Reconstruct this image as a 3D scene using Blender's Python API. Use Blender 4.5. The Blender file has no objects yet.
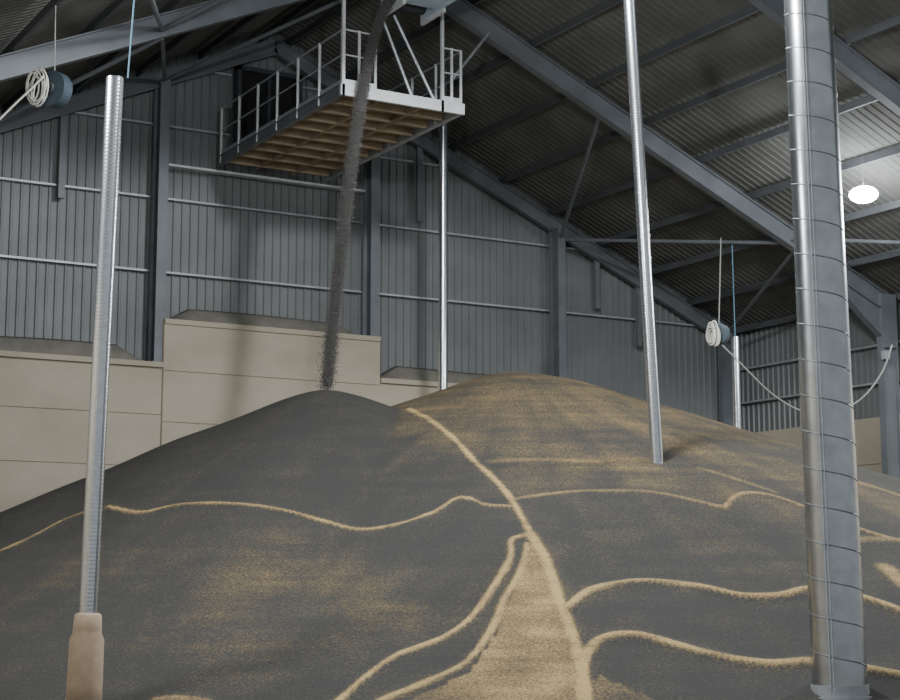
import bpy, math, random
import numpy as np
from mathutils import Vector, Matrix
random.seed(4); rng=np.random.default_rng(4)
S=bpy.context.scene; COL=S.collection

# ---------------------------------------------------------------- camera
TH=math.radians(30.0); PI=math.radians(8.3); F=1650.0
CAM=Vector((0,0,1.7))
FW=Vector((math.sin(TH)*math.cos(PI),math.cos(TH)*math.cos(PI),math.sin(PI)))
RT=Vector((math.cos(TH),-math.sin(TH),0)); UP=RT.cross(FW)
cd=bpy.data.cameras.new("camera"); cd.lens=66.0; cd.sensor_width=36; cd.clip_end=300
cam=bpy.data.objects.new("camera",cd); COL.objects.link(cam)
cam.location=CAM; cam.rotation_euler=(math.pi/2+PI,0,-TH); S.camera=cam
def sight(u,v): return FW*F+RT*(u-450)+UP*(350-v)
def at(u,v,h):            # survey point at horizontal distance h along the heading
    d=sight(u,v); hd=d.x*math.sin(TH)+d.y*math.cos(TH)
    return CAM+d*(h/hd)

# ---------------------------------------------------------------- materials
def mat(name,col,rough=.7,metal=0,noise=0,nscale=3,bump=0,bscale=30,stretch=(1,1,1),emit=0,col2=None,ribz=0):
    m=bpy.data.materials.new(name); m.use_nodes=True; N=m.node_tree.nodes; L=m.node_tree.links
    b=N["Principled BSDF"]; b.inputs["Roughness"].default_value=rough; b.inputs["Metallic"].default_value=metal
    tc=N.new("ShaderNodeTexCoord"); mp=N.new("ShaderNodeMapping"); mp.inputs["Scale"].default_value=stretch
    L.new(tc.outputs["Object"],mp.inputs[0])
    c=(*col,1); b.inputs["Base Color"].default_value=c
    if noise or col2:
        n=N.new("ShaderNodeTexNoise"); n.inputs["Scale"].default_value=nscale; n.inputs["Detail"].default_value=6
        L.new(mp.outputs[0],n.inputs["Vector"])
        r=N.new("ShaderNodeValToRGB"); r.color_ramp.elements[0].position=.3; r.color_ramp.elements[1].position=.7
        if col2: a,z=col,col2
        else: a=[x*(1-noise) for x in col]; z=[min(1,x*(1+noise)) for x in col]
        r.color_ramp.elements[0].color=(*a,1); r.color_ramp.elements[1].color=(*z,1)
        L.new(n.outputs["Fac"],r.inputs[0]); L.new(r.outputs[0],b.inputs["Base Color"])
    if bump:
        n2=N.new("ShaderNodeTexNoise"); n2.inputs["Scale"].default_value=bscale
        L.new(mp.outputs[0],n2.inputs["Vector"])
        bp=N.new("ShaderNodeBump"); bp.inputs["Strength"].default_value=bump; bp.inputs["Distance"].default_value=.02
        L.new(n2.outputs["Fac"],bp.inputs["Height"]); L.new(bp.outputs[0],b.inputs["Normal"])
    if ribz:
        wv=N.new("ShaderNodeTexWave"); wv.bands_direction='Z'; wv.inputs["Scale"].default_value=ribz; wv.inputs["Distortion"].default_value=.3
        L.new(tc.outputs["Object"],wv.inputs["Vector"])
        bp=N.new("ShaderNodeBump"); bp.inputs["Strength"].default_value=.16; bp.inputs["Distance"].default_value=.006
        L.new(wv.outputs["Fac"],bp.inputs["Height"]); L.new(bp.outputs[0],b.inputs["Normal"])
    if emit:
        b.inputs["Emission Color"].default_value=c; b.inputs["Emission Strength"].default_value=emit
    return m
M_steel=mat("painted_steel",(.175,.188,.208),.5,.1,.14,2)
M_purlin=mat("purlin_steel",(.115,.122,.132),.6,.1,.12,2)
M_roof=mat("roof_sheet",(.150,.150,.140),.95,0,.2,.8)
M_clad=mat("wall_cladding",(.205,.216,.217),.55,.1,.12,1.0)
M_rail=mat("galvanised_rail",(.44,.46,.49),.45,.3,.15,4)
M_galv=mat("galvanised_duct",(.78,.80,.84),.25,.97,.08,14,0,60,ribz=7.0)
M_galvb=mat("galvanised_sheet",(.58,.60,.63),.26,.98,.12,5,0,60)
M_galv2=mat("galvanised_seam",(.75,.78,.82),.3,.7,.1,10)
M_seam=mat("duct_seam_line",(.22,.24,.26),.4,.6,.1,10)
M_dark=mat("opening_shade",(.012,.012,.014),.9,0,.3,4)
M_darks=mat("dark_steel",(.05,.055,.065),.6,.2,.2,4)
M_conc=mat("concrete",(.44,.385,.30),.9,0,.0,.8,.2,25,(1,1,1.6),0,(.53,.468,.37))
M_floor=mat("floor_concrete",(.22,.21,.19),.9,0,.2,1)
M_ply=mat("plywood",(.26,.19,.115),.8,0,0,2.5,0,30,(1,4,1),0,(.38,.28,.175))
M_joist=mat("timber_joist",(.32,.245,.165),.8,0,.2,3)
M_white=mat("white_painted_steel",(.64,.66,.67),.45,.1,.1,6)
M_blue=mat("pale_blue_steel",(.50,.60,.68),.5,.1,.12,3)
M_sack=mat("hessian",(.52,.39,.28),.95,0,.10,8,.3,120)
M_cable=mat("white_flex",(.66,.65,.58),.5)
M_rope=mat("dull_rope",(.28,.30,.28),.8)
M_cyan=mat("blue_cord",(.10,.22,.30),.7)
M_fan=mat("fan_housing",(.06,.085,.11),.5,.2,.1,8)
M_dust=mat("grain_dust_mat",(.24,.225,.19),.95,0,.15,3,.2,40)
M_seed=mat("falling_seed",(.185,.176,.17),.9)
M_lens=mat("lamp_lens",(.9,.96,1.0),.3,0,0,1,0,1,(1,1,1),80)

# ---------------------------------------------------------------- mesh builder
class MB:
    def __init__(s): s.v=[]; s.f=[]; s.m=[]; s.cur=0
    def add(s,vs,fs):
        o=len(s.v); s.v+=[tuple(v) for v in vs]
        for f in fs: s.f.append([o+i for i in f]); s.m.append(s.cur)
    def box(s,a,b):
        x0,y0,z0=a; x1,y1,z1=b
        s.add([(x0,y0,z0),(x1,y0,z0),(x1,y1,z0),(x0,y1,z0),(x0,y0,z1),(x1,y0,z1),(x1,y1,z1),(x0,y1,z1)],
              [(0,3,2,1),(4,5,6,7),(0,1,5,4),(1,2,6,5),(2,3,7,6),(3,0,4,7)])
    def beam(s,p,q,prof,up=(0,0,1)):   # prof: list of (side,up) closed outline
        p=Vector(p);q=Vector(q);d=(q-p).normalized();sd=d.cross(Vector(up)).normalized();u=sd.cross(d)
        n=len(prof); vs=[P+sd*a+u*b for P in (p,q) for a,b in prof]
        s.add(vs,[(i,(i+1)%n,n+(i+1)%n,n+i) for i in range(n)]+[tuple(range(n-1,-1,-1)),tuple(range(n,2*n))])
    def tube(s,pts,r,seg=8,cap=True):
        pts=[Vector(p) for p in pts]; rs=r if isinstance(r,(list,tuple)) else [r]*len(pts)
        o=[];prev=None
        for i,p in enumerate(pts):
            d=(pts[min(i+1,len(pts)-1)]-pts[max(i-1,0)]).normalized()
            if prev is None:
                a=Vector((0,0,1)) if abs(d.z)<.9 else Vector((1,0,0)); x=d.cross(a).normalized()
            else: x=(prev-d*prev.dot(d)).normalized()
            prev=x; y=d.cross(x)
            for k in range(seg):
                t=2*math.pi*k/seg; o.append(p+(x*math.cos(t)+y*math.sin(t))*rs[i])
        n=len(pts); fs=[(i*seg+k,i*seg+(k+1)%seg,(i+1)*seg+(k+1)%seg,(i+1)*seg+k) for i in range(n-1) for k in range(seg)]
        if cap: fs+=[tuple(range(seg-1,-1,-1)),tuple(range((n-1)*seg,n*seg))]
        s.add(o,fs)
def Iprof(w,h,tf=.03,tw=.02):
    w/=2;h/=2
    return [(-w,-h),(w,-h),(w,-h+tf),(tw,-h+tf),(tw,h-tf),(w,h-tf),(w,h),(-w,h),(-w,h-tf),(-tw,h-tf),(-tw,-h+tf),(-w,-h+tf)]
def Rprof(w,h): w/=2;h/=2; return [(-w,-h),(w,-h),(w,h),(-w,h)]
def Cprof(w,h,t=.015): return [(0,-h/2),(w,-h/2),(w,-h/2+t),(t,-h/2+t),(t,h/2-t),(w,h/2-t),(w,h/2),(0,h/2)]
def make(name,mb,mats,parent=None,smooth=False,**props):
    me=bpy.data.meshes.new(name); me.from_pydata(mb.v,[],mb.f)
    if not isinstance(mats,(list,tuple)): mats=[mats]
    for m in mats: me.materials.append(m)
    for i,p in enumerate(me.polygons):
        p.material_index=mb.m[i]; p.use_smooth=smooth
    me.update(); o=bpy.data.objects.new(name,me); COL.objects.link(o)
    if parent is not None:
        o.parent=parent; o.matrix_parent_inverse=Matrix.Translation(-parent.location)
    for k,v in props.items(): o[k]=v
    return o
def empty(name,loc,**props):
    e=bpy.data.objects.new(name,None); e.empty_display_size=.3; e.location=loc; COL.objects.link(e)
    for k,v in props.items(): e[k]=v
    return e

# ---------------------------------------------------------------- building constants
YW=34.0; XR=14.83; ZA=14.1; SL=.44; XE=28.35; XL=2*XR-XE
def zr(x): return ZA-SL*abs(x-XR)

def ribs(a,b,pitch=.2,depth=.035):
    out=[];t=a
    while t<b-1e-6:
        for dt,dd in ((0,0),(.62,0),(.72,1),(.90,1),(1.0,0)):
            x=min(t+dt*pitch,b)
            if not out or x>out[-1][0]+1e-6: out.append((x,dd*depth))
        t+=pitch
    return out
def concrete_run(mb,axis,a,b,y0,y1,ztop,course=1.1):
    z=ztop; mb.cur=1
    def bx(t0,t1,p0,p1,z0,z1):
        p0,p1=min(p0,p1),max(p0,p1)
        if axis=='x': mb.box((t0,p0,z0),(t1,p1,z1))
        else: mb.box((p0,t0,z0),(p1,t1,z1))
    g=.008
    bx(a,b,y0+.03 if y0<y1 else y0-.03,y1,0,ztop-.02)
    while z>0.05:
        zb=max(0,z-course)
        bx(a+g,b-g,y0,y0+.04 if y0<y1 else y0-.04,zb+g,z-g if z<ztop else z)
        z=zb
    mb.cur=0
# gable wall
CA,CB=12.14,17.36
mb=MB()
pr=ribs(XL-.1,XE+.1)
top=[zr(x)+.52 for x,_ in pr]
vs=[];fs=[]
for (x,d),t in zip(pr,top): vs+=[(x,YW-d,4.6),(x,YW-d,t)]
for i in range(len(pr)-1): fs.append((2*i,2*i+2,2*i+3,2*i+1))
mb.add(vs,fs); vs2=[(x,y+.12,z) for x,y,z in vs]; mb.add(vs2,[f[::-1] for f in fs])
cols=[6.9,12.07,17.25,22.45]
RZ=5.75
concrete_run(mb,'x',XL,6.9,33.3,33.95,6.5)
concrete_run(mb,'x',6.9,CA,33.3,33.95,6.5)
concrete_run(mb,'x',CA,CB,33.26,33.95,7.45,1.1)
concrete_run(mb,'x',CB,22.45,33.3,33.95,6.5)
concrete_run(mb,'x',22.45,XE,33.3,33.95,RZ)
mb.cur=1
for a,b,zt in ((XL,CA,6.5),(CA,CB,7.45),(CB,22.45,6.5),(22.45,XE,RZ)): mb.box((a+.01,33.22,zt-.09),(b-.01,33.6,zt+.02))
make("wall_back",mb,[M_clad,M_conc],kind="structure")
for nm,X,sg,y0 in (("wall_right",XE,1,11.0),("wall_left",XL,-1,13.0)):
    mb=MB(); pr=ribs(y0,YW); vs=[];fs=[]
    for y,d in pr: vs+=[(X+sg*(.12-d),y,5.0),(X+sg*(.12-d),y,zr(XE)+.55)]
    for i in range(len(pr)-1): fs.append((2*i,2*i+2,2*i+3,2*i+1))
    mb.add(vs,fs); mb.add([(x+sg*.1,y,z) for x,y,z in vs],fs)
    concrete_run(mb,'y',y0,YW-.7,X-sg*.25,X+sg*.1,RZ)
    make(nm,mb,[M_clad,M_conc],kind="structure")
mb=MB(); mb.box((-6,-4,-.2),(XE+1,YW+.2,0)); make("floor",mb,M_floor,kind="structure")
mb=MB(); pr=ribs(9.0,YW+.2,.2,.018)
for sg,xe in ((1,XE+.5),(-1,XL-.5)):
    vs=[];fs=[]
    for y,d in pr: vs+=[(XR,y,ZA+.50-d),(xe,y,zr(xe)+.50-d)]
    for i in range(len(pr)-1): fs.append((2*i,2*i+1,2*i+3,2*i+2))
    mb.add(vs,fs); mb.add([(x,y,z+.08) for x,y,z in vs],fs)
make("ceiling",mb,M_roof,kind="structure")

# purlins
for sg in (1,-1):
    x=.35
    while x<XE-XR:
        X=XR+sg*x; mb=MB()
        mb.beam((X,9.2,zr(X)+.35),(X,YW-.05,zr(X)+.35),Cprof(.06,.16))
        make("purlin",mb,M_purlin,label="grey cold-formed steel purlin under the roof sheeting",category="purlin",group="roof purlins")
        x+=1.45
for z in (8.6,10.25,11.9,13.3):
    hw=min((ZA-z)/SL-.15, XE-XR)
    segs=[(XR-hw,XR+hw)]
    if z in(11.9,13.3):
        segs=[(XR-hw,13.82),(15.42,XR+hw)] if hw>1.2 else []
    for a,b in segs:
        mb=MB(); mb.beam((a,33.90,z),(b,33.90,z),Rprof(.10,.045))
        make("wall_rail",mb,M_rail,label="horizontal galvanised rail fixed to the corrugated gable cladding",category="wall rail",group="gable wall rails")
for z in (6.6,7.5):
    mb=MB(); mb.beam((XE+.02,11.1,z),(XE+.02,33.9,z),Rprof(.10,.05))
    make("wall_rail",mb,M_rail,label="horizontal galvanised rail fixed to the corrugated side cladding",category="wall rail",group="side wall rails")
mb=MB(); mb.beam((12.2,33.68,10.95),(17.1,33.68,10.95),Rprof(.2,.05))
make("bearer_beam",mb,M_white,label="pale steel bearer beam carrying the walkway at the gable",category="beam")

def portal(y,hgt,w,gable=False):
    e=empty("portal_frame",(XR,y,0),label="dull grey steel portal frame with sloping rafters and columns" if not gable else "grey steel gable frame against the corrugated end wall",category="steel frame",group="steel portal frames")
    for sg in (1,-1):
        xe=XR+sg*(XE-XR-.45)
        mb=MB(); mb.beam((XR,y,ZA),(xe,y,zr(xe)),Iprof(w,hgt))
        if not gable:
            xa=xe-sg*2.2
            mb.add([(xa,y-.02,zr(xa)-hgt/2),(xe,y-.02,zr(xe)-hgt/2),(xe,y-.02,zr(xe)-hgt/2-.75),(xa,y+.02,zr(xa)-hgt/2),(xe,y+.02,zr(xe)-hgt/2),(xe,y+.02,zr(xe)-hgt/2-.75)],
              [(0,1,2),(3,5,4),(0,2,5,3),(1,4,5,2),(0,3,4,1)])
            mb.beam((xa,y,zr(xa)-hgt/2),(xe,y,zr(xe)-hgt/2-.75),Rprof(w,.03))
            mb.box((XR-.03,y-w/2,ZA-hgt*.75),(XR+.03,y+w/2,ZA+hgt/2))
            mb.box((xe-.235,y-w/2-.005,zr(xe)-1.05),(xe+.235,y+w/2+.005,zr(xe)+.22))
        make("rafter",mb,M_steel,e)
        mb=MB(); mb.beam((xe,y,0),(xe,y,zr(xe)+.1),Iprof(w,.45),(1,0,0)); make("column",mb,M_steel,e)
    return e
portal(33.72,.35,.16,True)
for y in (27.9,21.75,15.6): portal(y,.42,.20)
for x in cols:
    mb=MB(); zb=7.47 if abs(x-17.25)<.1 else 6.52
    mb.beam((x,33.55,zb),(x,33.55,zr(x)-.1),Iprof(.22,.42),(0,1,0))
    mb.box((x-.16,33.32,zb),(x+.16,33.8,zb+.03))
    make("gable_post",mb,M_steel,label="vertical grey I-section post standing on the concrete wall",category="steel post",group="gable posts")
for x,l in ((9.95,1.9),(18.65,1.9),(23.8,1.3),(25.1,1.6),(5.5,1.3)):
    mb=MB(); mb.beam((x,33.78,zr(x)-.1-l),(x,33.78,zr(x)-.1),Rprof(.14,.1),(0,1,0))
    make("hanger_strut",mb,M_steel,label="short steel strut between rafter and wall rail",category="strut",group="short gable struts")
for a,b in (((22.5,33.5,10.35),(19.8,27.9,11.75)),((22.5,33.5,10.35),(25.0,27.9,9.5)),((27.6,33.4,8.3),(25.2,27.9,9.4)),
            ((7.0,33.5,10.35),(10.0,27.9,11.75)),((12.1,33.5,12.8),(10.0,27.9,11.8)),((12.1,33.5,12.8),(14.4,27.9,13.6)),((7.0,33.5,10.3),(4.9,27.9,9.5)),
            ((10,27.9,11.9),(7.4,21.8,10.7)),((10,27.9,11.9),(12.6,21.8,13.0)),((25.0,27.9,9.6),(27.3,21.8,8.5))):
    mb=MB(); mb.tube([a,b],.045,8); make("roof_brace",mb,M_steel,label="thin round steel bracing tube between roof frames",category="brace",group="roof bracing tubes")

mb=MB(); mb.box((13.92,33.6,11.35),(15.32,33.68,13.35)); 
make("door_1",mb,M_dark,kind="structure")  # solid panel, near-black to paint in the shade of the opening
mb=MB()
mb.box((13.82,33.5,11.3),(13.92,33.72,13.45));mb.box((15.32,33.5,11.3),(15.42,33.72,13.45));mb.box((13.82,33.5,13.35),(15.42,33.72,13.45));mb.box((14.58,33.56,11.35),(14.66,33.62,13.35))
make("trim_1",mb,M_darks,kind="structure")

def ledge(a,b,z,h,seed):
    mb=MB(); n=int((b-a)/.08); vs=[];fs=[]
    for i in range(n+1):
        x=a+(b-a)*i/n; e=min(1,min(i,n-i)/8)
        hh=h*e*(.95+.05*math.sin(x*1.3+seed))
        vs+=[(x,33.33,z),(x,33.5,z+hh*.45),(x,33.72,z+hh*.9),(x,33.88,z+hh*1.05),(x,33.88,z)]
    for i in range(n):
        for j in range(4): fs.append((i*5+j,(i+1)*5+j,(i+1)*5+j+1,i*5+j+1))
    mb.add(vs,fs); make("grain_dust",mb,M_dust,smooth=True,label="grey drift of grain dust lying on the concrete ledge",category="dust",kind="stuff")
ledge(7.1,11.95,6.52,.40,1); ledge(12.25,17.1,7.47,.36,2); ledge(17.42,22.3,6.52,.38,3)

# ---------------------------------------------------------------- heap surface
def cones(x,y):
    def cone(cx,cy,z,s,cs,a,wob):
        dx=x-cx; dy=y-cy; r=np.sqrt(dx*dx+dy*dy); th=np.arctan2(dy,dx)
        ss=(s-cs*np.cos(th))*(1+.010*np.sin(3*th+wob)+.006*np.sin(7*th+wob*2))
        return z-ss*(np.sqrt(r*r+a*a)-a)
    A=cone(13.2,27.45,5.38,.425,.015,.42,1.0)
    B=cone(16.85,26.7,5.86,.392,.055,.95,2.0)
    return A,B
def H0(x,y):
    x=np.asarray(x,float); y=np.asarray(y,float)
    A,B=cones(x,y)
    k=.02
    m=np.maximum(A,B); z=m+k*np.log(np.exp((A-m)/k)+np.exp((B-m)/k))
    z=z+.022*np.sin(x*1.3+y*.7)*np.sin(y*1.1-x*.4)+.012*np.sin(x*2.9-y*1.7)
    return z
def ray(u,v):
    d=sight(u,v); t=np.linspace(12,46,3400); hd=d.x*math.sin(TH)+d.y*math.cos(TH)
    k=t/hd; X=d.x*k; Y=d.y*k; Z=CAM.z+d.z*k
    hit=np.where(H0(X,Y)>=Z)[0]
    if len(hit)==0:
        i=int(np.argmin(Z-H0(X,Y)))
    else: i=int(hit[0])
    return (float(X[i]),float(Y[i]),float(H0(X[i],Y[i])),float(t[i]))
def spline(pts,n=6):
    out=[]; P=[np.array(p,float) for p in pts]; P=[2*P[0]-P[1]]+P+[2*P[-1]-P[-2]]
    for i in range(1,len(P)-2):
        for k in range(n):
            t=k/n; a,b,c,d=P[i-1],P[i],P[i+1],P[i+2]
            out.append(.5*((2*b)+(c-a)*t+(2*a-5*b+4*c-d)*t*t+(3*b-a-3*c+d)*t**3))
    out.append(P[-2]); return out
TR=[
 ([(408,409),(418,414),(430,420),(455,440),(475,462),(495,480),(510,498),(523,520),(533,540)],.045,.90,.012),
 ([(530,535),(546,562),(558,600),(570,630),(580,665),(584,705)],.070,.95,.03),
 ([(510,507),(485,505),(460,498),(435,512),(400,524),(360,530),(325,522),(280,510),(230,504),(180,505),(140,513),(108,507)],.038,.80,.02),
 ([(88,511),(60,522),(30,538),(-20,560)],.038,.72,.015),
 ([(522,537),(511,542),(510,560),(492,590),(470,620),(440,640),(400,655),(370,675),(335,705)],.043,.9,.03),
 ([(527,545),(522,570),(505,600),(492,630),(467,663),(430,682),(380,702)],.047,.85,.03),
 ([(518,499),(560,493),(600,491),(650,492),(690,500),(720,507)],.043,.6,.015),
 ([(725,508),(740,495),(770,496),(810,510),(860,530),(910,545)],.05,.62,.03),
 ([(568,609),(590,592),(620,585),(650,583),(700,588),(740,597),(780,597),(812,590),(860,598),(910,615)],.055,.9,.05),
 ([(586,705),(584,668),(592,648),(610,638),(640,637),(680,648),(720,658),(770,665),(812,663),(865,670),(910,678)],.060,.95,.05),
 ([(885,568),(910,590)],.12,.7,.03),([(835,545),(870,540),(910,542)],.08,.5,.02),
 ([(155,700),(180,699),(210,702)],.035,.7,.02),
 ([(840,478),(875,488),(910,500)],.10,.5,.02),([(490,462),(540,459),(600,462)],.08,.42,0),
 ([(700,468),(740,480),(775,492)],.06,.42,.0),
]
BR=[
 ([(430,415),(480,400),(540,395),(620,420),(720,455),(800,480)],.9,.33),
 ([(450,435),(500,440),(580,455),(660,470)],.8,.30),
 ([(540,480),(620,478),(700,490),(780,510)],.7,.22),
 ([(240,585),(300,578),(370,600),(395,615)],.85,.23),
 ([(600,530),(700,540),(790,560)],.7,.10),
 ([(740,455),(820,480),(900,510)],1.0,.27),
 ([(80,570),(200,545),(300,545)],.7,.12),
 ([(170,640),(250,650),(330,640)],.8,.14),
]
POLY=[([(533,538),(548,566),(560,602),(574,640),(584,705),(395,705),(470,672),(497,634),(512,596),(525,568)],.52),
      ([(586,705),(598,675),(630,688),(660,705)],.38)]
gx=np.arange(XL+.3,XE-.28,.05); gy=np.arange(11.0,33.2,.05)
X,Y=np.meshgrid(gx,gy,indexing='ij'); Z=H0(X,Y)
A_,B_=cones(X,Y)
def sst(a,b,x): t=np.clip((x-a)/(b-a),0,1); return t*t*(3-2*t)
W=.29*sst(3.2,4.9,B_)*sst(-.05,.08,B_-A_); RG=np.zeros_like(Z)
WOB=1+.10*np.sin(X*5.3+1.7*np.sin(Y*2.1))+.10*np.sin(Y*6.7+2*np.sin(X*1.7))
# run-off streaks follow the fall line of each cone
thA=np.arctan2(Y-27.45,X-13.2); thB=np.arctan2(Y-26.7,X-16.85)
th=np.where(A_>B_,thA,thB)
STK=np.zeros_like(W)
for f,ph,am in ((23,.3,.5),(41,1.7,.4),(67,2.9,.35),(109,.9,.3)):
    STK+=am*np.sin(f*th+ph+1.2*np.sin(f*.31*th)+.5*np.sin(X*1.1+Y*.9))
STK*=.055*np.clip(np.hypot(X-14.5,Y-27)/4,0,1)
def dist(P):
    D=np.full(X.shape,1e9)
    for a,b in zip(P[:-1],P[1:]):
        m=2.2
        ix=(gx>min(a[0],b[0])-m)&(gx<max(a[0],b[0])+m); iy=(gy>min(a[1],b[1])-m)&(gy<max(a[1],b[1])+m)
        if not ix.any() or not iy.any(): continue
        i0,i1=np.where(ix)[0][[0,-1]]; j0,j1=np.where(iy)[0][[0,-1]]
        xs=X[i0:i1+1,j0:j1+1]; ys=Y[i0:i1+1,j0:j1+1]
        dx,dy=b[0]-a[0],b[1]-a[1]; L=dx*dx+dy*dy+1e-9
        t=np.clip(((xs-a[0])*dx+(ys-a[1])*dy)/L,0,1)
        d=np.hypot(xs-a[0]-t*dx,ys-a[1]-t*dy)
        D[i0:i1+1,j0:j1+1]=np.minimum(D[i0:i1+1,j0:j1+1],d)
    return D
for pts,w,s in BR:
    P=[ray(p[0],p[1])[:2] for p in spline(pts,4)]
    D=dist(P); g=s*np.exp(-(D/w)**2)
    if pts[0][0]>=430: g=g*(.25+.75*sst(-.05,.08,B_-A_))
    W=np.maximum(W,g)
W=W+STK
for pts,w,s,rh in TR:
    P=[ray(p[0],p[1])[:2] for p in spline(pts,4)]
    D=dist(P); RG=np.maximum(RG,rh*np.exp(-(D/(w*1.8))**2)); D=D*WOB; W=np.maximum(W,s*np.exp(-(D/(w*1.25))**4)); W=np.maximum(W,.22*s*np.exp(-(D/(w*2.8))**2))
for pts,s in POLY:
    P=np.array([ray(*p)[:2] for p in pts]); ins=np.zeros(X.shape,bool); n=len(P)
    for i in range(n):
        x1,y1=P[i]; x2,y2=P[(i+1)%n]
        c=((y1>Y)!=(y2>Y)); xi=(x2-x1)*(Y-y1)/(y2-y1+1e-12)+x1
        ins^=c&(X<xi)
    W=np.where(ins,np.maximum(W,s+.5*(WOB-1)+2*STK),W)
Z=Z+RG
Zc=np.maximum(Z,-.06)
keep=Z>-.06
nx,ny=X.shape
V=np.stack([X,Y,Zc],-1).reshape(-1,3)
q=keep[:-1,:-1]|keep[1:,:-1]|keep[1:,1:]|keep[:-1,1:]
I,J=np.where(q); a=I*ny+J; FQ=np.stack([a,a+ny,a+ny+1,a+1],1)
used=np.zeros(nx*ny,bool); used[FQ.ravel()]=True; remap=np.cumsum(used)-1
V=V[used]; FQ=remap[FQ]; Wv=W.reshape(-1)[used]
me=bpy.data.meshes.new("grain_heap"); me.vertices.add(len(V)); me.vertices.foreach_set("co",V.ravel())
me.loops.add(FQ.size); me.loops.foreach_set("vertex_index",FQ.ravel().astype(np.int32))
me.polygons.add(len(FQ)); me.polygons.foreach_set("loop_start",(np.arange(len(FQ))*4).astype(np.int32)); me.polygons.foreach_set("loop_total",np.full(len(FQ),4,np.int32))
me.update(calc_edges=True); me.polygons.foreach_set("use_smooth",np.ones(len(FQ),bool))
at_=me.attributes.new("wheat",'FLOAT','POINT'); at_.data.foreach_set("value",Wv.astype(np.float32))
heap=bpy.data.objects.new("grain_heap",me); COL.objects.link(heap)
heap["kind"]="stuff"; heap["label"]="large mound of dark rapeseed streaked with tan wheat trails"; heap["category"]="grain heap"
m=bpy.data.materials.new("grain"); m.use_nodes=True; N=m.node_tree.nodes; L=m.node_tree.links; b=N["Principled BSDF"]; b.inputs["Roughness"].default_value=.85; b.inputs["Specular IOR Level"].default_value=.2
tc=N.new("ShaderNodeTexCoord")
def noise(sc,det=4,stretch=None):
    n=N.new("ShaderNodeTexNoise"); n.inputs["Scale"].default_value=sc; n.inputs["Detail"].default_value=det
    if stretch:
        mp=N.new("ShaderNodeMapping"); mp.inputs["Scale"].default_value=stretch; L.new(tc.outputs["Object"],mp.inputs[0]); L.new(mp.outputs[0],n.inputs["Vector"])
    else: L.new(tc.outputs["Object"],n.inputs["Vector"])
    return n.outputs["Fac"]
def math_(op,a,b_=None,c=None):
    n=N.new("ShaderNodeMath"); n.operation=op
    for i,v in enumerate((a,b_,c)):
        if v is None: continue
        if isinstance(v,(int,float)): n.inputs[i].default_value=v
        else: L.new(v,n.inputs[i])
    return n.outputs[0]
att=N.new("ShaderNodeAttribute"); att.attribute_name="wheat"
fine=noise(34,5); mid=noise(1.6,6); streak=noise(1.0,5,(.5,.5,9))
x1=math_('MULTIPLY_ADD',math_('SUBTRACT',fine,.5),1.30,att.outputs["Fac"])
x2=math_('MULTIPLY_ADD',math_('SUBTRACT',mid,.5),.42,x1)
gain=math_('MULTIPLY_ADD',att.outputs["Fac"],1.0,.24)
x3=math_('MULTIPLY_ADD',math_('SUBTRACT',streak,.5),gain,x2)
rmp=N.new("ShaderNodeValToRGB"); e=rmp.color_ramp.elements
e[0].position=0.0; e[0].color=(.060,.059,.057,1); e[1].position=.95; e[1].color=(.56,.405,.19,1)
k=rmp.color_ramp.elements.new(.14); k.color=(.080,.074,.065,1)
k=rmp.color_ramp.elements.new(.32); k.color=(.135,.108,.070,1)
k=rmp.color_ramp.elements.new(.58); k.color=(.275,.195,.10,1)
L.new(x3,rmp.inputs[0]); L.new(rmp.outputs[0],b.inputs["Base Color"])
bp=N.new("ShaderNodeBump"); bp.inputs["Strength"].default_value=.4; bp.inputs["Distance"].default_value=.02
L.new(noise(40,3),bp.inputs["Height"]); L.new(bp.outputs[0],b.inputs["Normal"])
me.materials.append(m)

# ---------------------------------------------------------------- falling seed
n=85000; t=1.235*rng.random(n)**.92
sg=.028+.036*(t/1.235)
cx=14.22-.83*t+rng.normal(0,1,n)*sg; cy=26.68+.60*t+rng.normal(0,1,n)*sg*1.2; cz=12.95-4.93*t*t+rng.normal(0,.04,n)
vx=-.83; vy=.6; vz=-9.86*t-.3; vl=np.sqrt(vx*vx+vy*vy+vz*vz); Dn=np.stack([vx/vl,vy/vl,vz/vl],1)
L_=.012+.012*rng.random(n); r=.0042
C=np.stack([cx,cy,cz],1); Dv=Dn*L_[:,None]
Nx=np.cross(Dn,np.array([0,1.0,0])); Nx/=np.linalg.norm(Nx,axis=1)[:,None]+1e-9; Ny=np.cross(Dn,Nx); Nx*=r; Ny*=r
VV=np.stack([C-Dv,C+Nx-Ny,C-Nx-Ny,C+Ny*1.4,C+Dv],1).reshape(-1,3)
base=np.arange(n)[:,None]*5
FF=np.concatenate([base+np.array(f) for f in ((0,2,1),(0,3,2),(0,1,3),(4,1,2),(4,2,3),(4,3,1))],0)
me=bpy.data.meshes.new("falling_grain"); me.vertices.add(len(VV)); me.vertices.foreach_set("co",VV.ravel())
me.loops.add(FF.size); me.loops.foreach_set("vertex_index",FF.ravel().astype(np.int32)); me.polygons.add(len(FF))
me.polygons.foreach_set("loop_start",(np.arange(len(FF))*3).astype(np.int32)); me.polygons.foreach_set("loop_total",np.full(len(FF),3,np.int32)); me.update(calc_edges=True)
me.materials.append(M_seed); o=bpy.data.objects.new("falling_grain",me); COL.objects.link(o)
o["kind"]="stuff"; o["label"]="stream of dark rapeseed pouring from the conveyor onto the heap"; o["category"]="falling grain"

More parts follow.
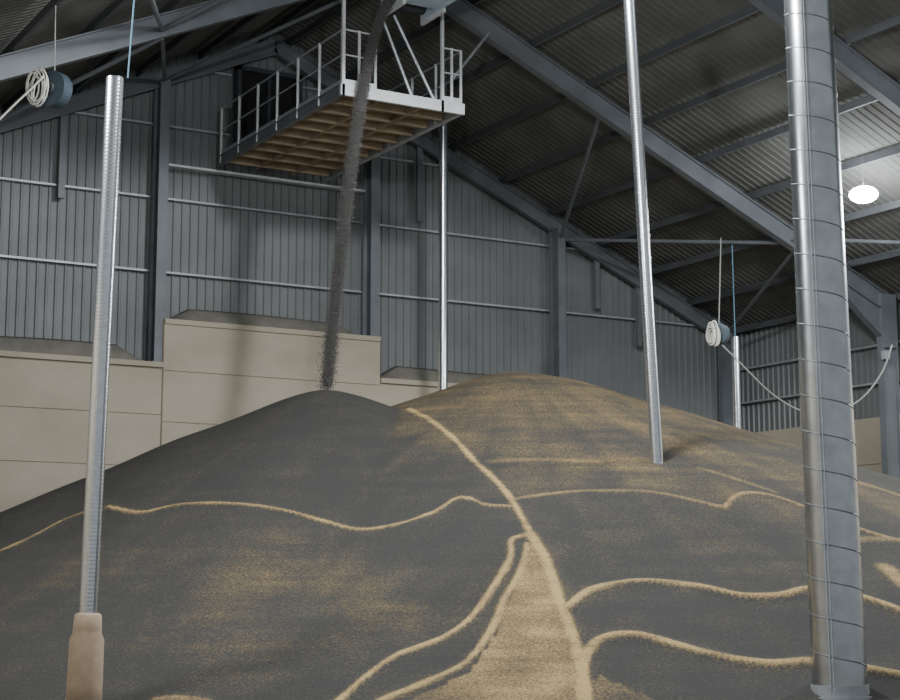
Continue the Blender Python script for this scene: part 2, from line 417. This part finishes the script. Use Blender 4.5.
# ---------------------------------------------------------------- walkway
x0,x1,y0,y1,zb=13.40,16.02,27.3,33.6,11.02
cw=empty("walkway",((x0+x1)/2,(y0+y1)/2,zb),label="suspended steel walkway with plywood deck and handrails under the ridge",category="walkway")
mb=MB(); mb.box((x0+.05,y0+.05,zb+.17),(x1-.05,y1-.15,zb+.21)); make("deck",mb,M_ply,cw,label="brown plywood deck")
for i in range(9):
    y=y0+.65+i*.65; mb=MB(); mb.box((x0+.07,y-.03,zb+.03),(x1-.07,y+.03,zb+.17)); make("joist",mb,M_joist,cw,label="pale timber joist")
for x in (x0,x1-.0):
    mb=MB(); mb.beam((x,y0,zb+.12),(x,y1-.15,zb+.12),Iprof(.09,.22,.02,.01)); make("side_beam",mb,M_steel if x==x0 else M_rail,cw)
for xx in (.33,.67):
    X_=x0+(x1-x0)*xx
    mb=MB(); mb.beam((X_,y0,zb+.09),(X_,y1-.15,zb+.09),Rprof(.07,.10)); make("stringer",mb,M_joist,cw)
mb=MB(); mb.box((x0-.05,y0-.05,zb),(x1+.05,y0+.03,zb+.22)); make("end_beam",mb,M_white,cw,label="pale steel end beam")
zd=zb+.21
def rail(pts,posts,m):
    mb=MB(); mb.tube([(p[0],p[1],zd+1.1) for p in pts],.018,6)
    r=make("top_rail",mb,m,cw)
    mb=MB(); mb.tube([(p[0],p[1],zd+.6) for p in pts],.016,6); make("mid_rail",mb,m,cw)
    for a,b_ in zip(pts[:-1],pts[1:]):
        mb=MB(); mb.beam((a[0],a[1],zd+.06),(b_[0],b_[1],zd+.06),Rprof(.012,.12)); make("toe_board",mb,m,cw)
    for p in posts:
        mb=MB(); mb.tube([(p[0],p[1],zd-.15),(p[0],p[1],zd+1.12)],.030,6); make("post",mb,M_white,cw)
ys=[y0+.02+i*(y1-y0-.25)/6 for i in range(7)]
rail([(x0,y0,0),(x0,y1-.2,0)],[(x0,y) for y in ys],M_rail)
rail([(x1,y0,0),(x1,y1-.2,0)],[(x1,y) for y in ys],M_rail)
rail([(x0,y0,0),(x0+.7,y0,0)],[(x0+.35,y0),(x0+.7,y0)],M_white)
rail([(x1-.45,y0,0),(x1,y0,0)],[(x1-.22,y0)],M_white)
for x in (x0,x1-.45):
    mb=MB(); mb.beam((x,y0-.02,zb),(x,y0-.02,zr(x)+.1),Rprof(.06,.06),(0,1,0)); make("hanger",mb,M_white,cw,label="tall white hanger post")
for a,b_ in (((x1-.2,y0,zd+.5),(x1+.9,27.7,13.0)),((14.9,y0,zd),(14.2,y0,12.8)),((14.5,y0,12.8),(15.4,y0,zd))):
    mb=MB(); mb.tube([a,b_],.03,6); make("strut",mb,M_rail,cw)

# conveyor
cv=empty("conveyor",(14.93,27,12.75),label="pale blue steel belt conveyor hung under the roof ridge",category="conveyor")
xc0,xc1=14.30,15.06
for x in (xc0,xc1):
    mb=MB(); mb.beam((x,27.1,12.98),(x,12.0,12.98),Iprof(.07,.42,.03,.012)); make("side_channel",mb,M_blue,cv)
mb=MB(); mb.box((xc0+.01,12.0,12.80),(xc1-.01,26.6,12.83)); make("pan",mb,M_blue,cv)
mb=MB(); mb.box((xc0+.05,12.0,13.08),(xc1-.05,27.1,13.1)); make("belt",mb,M_darks,cv)
mb=MB(); mb.tube([(xc0,27.1,12.98),(xc1,27.1,12.98)],.13,14); make("roller",mb,M_darks,cv)
mb=MB(); mb.box((xc0-.05,26.4,13.25),(xc1+.05,27.3,13.3)); mb.box((xc0-.09,26.4,12.7),(xc0-.03,27.3,13.3)); mb.box((xc1+.03,26.4,12.7),(xc1+.09,27.3,13.3)); make("hood",mb,M_white,cv)
for y in (26.8,24,20,16):
    for x in (xc0-.05,xc1+.05):
        mb=MB(); mb.tube([(x,y,12.8),(x,y,14.0)],.03,6); make("hanger",mb,M_white,cv)

# ---------------------------------------------------------------- ducts
def ring(mb,c,d,r,h,seg=24):
    mb.tube([c-d*h,c-d*h,c+d*h,c+d*h],[r*.9,r,r,r*.9],seg)
def duct(bu,bv,tu,tv,wpx,lab,h=None,joints=(.55,),root=.5):
    if h is None: bx,by,bz,h=ray(bu,bv)
    b0=at(bu,bv,h); t0=at(tu,tv,h); d=(t0-b0).normalized(); r=wpx/2*h/F
    e=empty("aeration_duct",b0,label=lab,category="aeration duct",group="slim vertical ducts")
    mb=MB(); rt=b0-d*root
    mb.tube([rt,t0],r,28,False); mb.tube([t0-d*.01,t0-d*.012],[r*.97,.001],20,False); make("tube",mb,M_galv,e,smooth=True)
    for j in joints:
        mb=MB(); ring(mb,b0+(t0-b0)*j,d,r*1.08,.05); make("coupling",mb,M_galv2,e)
    mb=MB(); ring(mb,t0-d*.03,d,r*1.08,.03); make("rim",mb,M_galv2,e)
    mb=MB(); s=(CAM-b0); s.z=0; s.normalize(); side=Vector((-s.y,s.x,0)); off=(s*.75+side*.66)*r*1.005
    mb.beam(b0+off,t0+off,Rprof(.025,.008),off); make("seam",mb,M_seam,e)
    return e,b0,t0,d,r,h
e,b0,t0,d,r,hL=duct(83,716,115,78,18,"slim galvanised duct with hessian wrapped foot",joints=(.35,.72),root=.2)
L0=(at(88,613,hL)-b0).length
mb=MB(); mb.tube([b0-d*.1,b0+d*L0*.3,b0+d*L0*.74,b0+d*L0*.80,b0+d*L0*.84,b0+d*L0*.98,b0+d*L0],[r*2.0,r*1.95,r*1.9,r*1.62,r*1.6,r*1.5,r*1.2],20); 
for i,v in enumerate(mb.v):
    k=(i%20); v=Vector(v); ax=b0+d*((v-b0).dot(d)); mb.v[i]=tuple(ax+(v-ax)*(1+.03*math.sin(k*2.5)))
make("sack_sleeve",mb,M_sack,e,smooth=True,label="brown hessian sleeve tied round the foot")
mb=MB(); mb.tube([t0+RT*.15,t0+RT*.3+Vector((0,0,3.0))],.010,5); make("hoist_cord",mb,M_cyan,label="thin blue cord hanging beside a duct",category="cord")
duct(657,462,629,0-6,12.5,"slim galvanised duct standing in the brown heap",joints=(.02,.30,.52,.80))
duct(443,412,443,45,9,"slim galvanised duct behind the saddle of the heap",h=35.0,joints=(.45,),root=1.0)
ee=duct(738,446,735,337,8,"short galvanised duct near the side wall",h=33.0,joints=(.5,),root=1.0)
t4=ee[2]; mb=MB(); mb.tube([t4,at(732,245,33.0)],.012,5); make("hoist_cord",mb,M_cyan,label="thin blue cord above the short duct",category="cord")
bx,by,bz,hh=ray(838,688); hh=min(hh,20.5)
b0=at(840,690,hh); t0=at(806,-40,hh); d=(t0-b0).normalized(); rb=27*hh/F; rt=24.5*hh/F
e=empty("spiral_duct",b0,label="wide galvanised spiral-seamed ventilation duct standing in the grain",category="ventilation duct")
mb=MB(); mb.tube([b0-d*.3,t0],[rb,rt],96,False); make("tube",mb,M_galvb,e,smooth=True)
Ln=(t0-b0).length; pitch=.40; pts=[]; sx=d.cross(Vector((0,1,0))).normalized(); sy=d.cross(sx)
nt=int(Ln/pitch*48)
for i in range(nt):
    k=i/48*pitch; a=-2*math.pi*i/48; rr=rb+(rt-rb)*k/Ln-.004; pts.append(b0+d*k+(sx*math.cos(a)+sy*math.sin(a))*rr)
mb=MB(); mb.tube(pts,.009,6); make("spiral_seam",mb,M_seam,e,smooth=True)
s=(CAM-b0); s.z=0; s.normalize()
for q,wd in ((-.33,.009),(-.20,.009)):
    off=(s*math.sqrt(1-q*q)+RT*q)
    mb=MB(); mb.beam(b0+off*rb*1.0,t0+off*rt*1.0,Rprof(wd,.004),off); make("lock_seam",mb,M_galv2,e)
mb=MB(); mb.tube([b0-d*.12,b0-d*.06,b0-d*.06,b0+d*.0,b0+d*.06],[rb*1.22,rb*1.2,rb*1.07,rb*1.05,rb*1.03],40); make("base_collar",mb,M_rail,e,smooth=False)

# ---------------------------------------------------------------- hanging fans & cables
def fan(u,v,h,sz,lab,rope_v,cw_=.85,cr=.018,seed=1,K=7):
    c=at(u,v,h); e=empty("hanging_fan",c,label=lab,category="fan",group="hanging duct fans")
    rr_=random.Random(seed)
    ax=(FW*.85+RT*.4); ax.z=0; ax.normalize(); R=sz
    mb=MB(); mb.tube([c-ax*R*.45,c-ax*R*.4,c+ax*R*.35,c+ax*R*.45],[R*.75,R*1.05,R*1.05,R*.7],28); make("housing",mb,M_fan,e,smooth=False)
    mb=MB(); mb.tube([c-ax*R*.43,c-ax*R*.6],[R*.45,R*.38],18); make("motor",mb,M_darks,e)
    q=ax.cross(Vector((0,0,1))).normalized(); pts=[]
    J=[(rr_.uniform(.55,1.15),rr_.uniform(-.28,.28),rr_.uniform(-.35,.12),rr_.uniform(.7,1.15)) for _ in range(K+2)]
    for i in range(24*K+1):
        k=i/24; i0=int(k); f=k-i0; f=f*f*(3-2*f); ja,jb=J[i0],J[i0+1]
        s_,ox,oz,wx=[ja[m_]*(1-f)+jb[m_]*f for m_ in range(4)]
        t=2*math.pi*k+1.57; o=c-ax*(R*.75+.015*k)-RT*(R*.30)+q*(ox*R)+Vector((0,0,oz*R-.08*R))
        pts.append(o+(q*math.cos(t)*cw_*wx+Vector((0,0,1))*math.sin(t)*1.1)*R*s_*.95)
    mb=MB(); mb.tube(pts,cr,6)
    make("flex_coil",mb,M_cable,e,smooth=True)
    mb=MB(); mb.tube([c+Vector((0,0,R*.9)),at(u+2,rope_v,h)],.012,5); make("rope",mb,M_rope,e)
    return c
c=fan(54,90,25.5,.28,"dark round fan hanging on a rope with coiled white flex",-20,.62,.013,3)
mb=MB(); mb.tube([at(a,b_,25.1) for a,b_ in spline([(-30,150),(-5,124),(15,104),(30,90),(44,76)],5)],.018,6,True); make("power_cable",mb,M_cable,smooth=True,label="white power cable drooping from the hanging fan",category="cable")
fan(719,334,30.5,.19,"small dark fan with bundled white flex hanging from the roof",238,.42,.020,5)
mb=MB(); mb.tube([at(a,b_,30) for a,b_ in spline([(722,345),(745,368),(772,394),(802,411),(835,412),(862,398),(882,372),(892,345)],5)],.016,6); make("slack_rope",mb,M_rope,smooth=True,label="slack pale rope looping between duct and column",category="rope")
mb=MB(); mb.box((27.58,27.66,7.0),(27.74,27.79,7.2)); mb.box((27.62,27.62,7.05),(27.70,27.67,7.14)); make("junction_box",mb,M_rail,label="small pale junction box by the column",category="junction box")

# ---------------------------------------------------------------- lamps
def lamp(x,y,z,power,size=.5,kind="POINT",col=(.95,.985,1)):
    e=empty("high_bay_lamp",(x,y,z),label="bright white flood lamp hung below the roof",category="lamp",group="roof lamps")
    c=Vector((x,y,z)); Zv=Vector((0,0,1))
    mb=MB(); mb.tube([c+Zv*.17,c+Zv*.16,c+Zv*.13,c+Zv*.10],[.05,.10,.12,.13],24,False); make("lamp_housing",mb,M_rail,e,smooth=True)
    prof=[(-.20+.34*(1-math.cos(math.pi*i/14))/2, .29*math.sin(math.pi*(i+.001)/14)+.002) for i in range(15)]
    mb=MB(); mb.tube([c+Zv*a for a,_ in prof],[b_ for _,b_ in prof],32); make("lens",mb,M_lens,e,smooth=True)
    mb=MB(); mb.tube([c+Zv*.16,Vector((x,y,zr(x)+.35))],.006,6); make("cable",mb,M_rope,e)
    ld=bpy.data.lights.new("lamp_light",kind); ld.energy=power; ld.color=col; ld.shadow_soft_size=size/2
    if kind=="SPOT": ld.spot_size=math.radians(174); ld.spot_blend=.12
    lo=bpy.data.objects.new("lamp_light",ld); lo.location=(x,y,z-.25-size/2); COL.objects.link(lo); lo.parent=e; lo.matrix_parent_inverse=Matrix.Translation(-e.location)
lamp(13.0,19.5,12.9,3000,.7,"SPOT")
lamp(23.8,24.3,9.75,130,.4)
lamp(3.8,18.0,8.6,480)  # unseen lamp, added as fill light from the left
lamp(8.6,15.0,10.3,1350,.35)
lamp(24.0,17.0,9.3,2700,1.0,"SPOT")  # unseen lamp, added to put a highlight down the wide duct's right edge
w=bpy.data.worlds.new("world"); S.world=w; w.use_nodes=True
bg=w.node_tree.nodes["Background"]; bg.inputs[0].default_value=(.88,.96,1,1); bg.inputs[1].default_value=.36
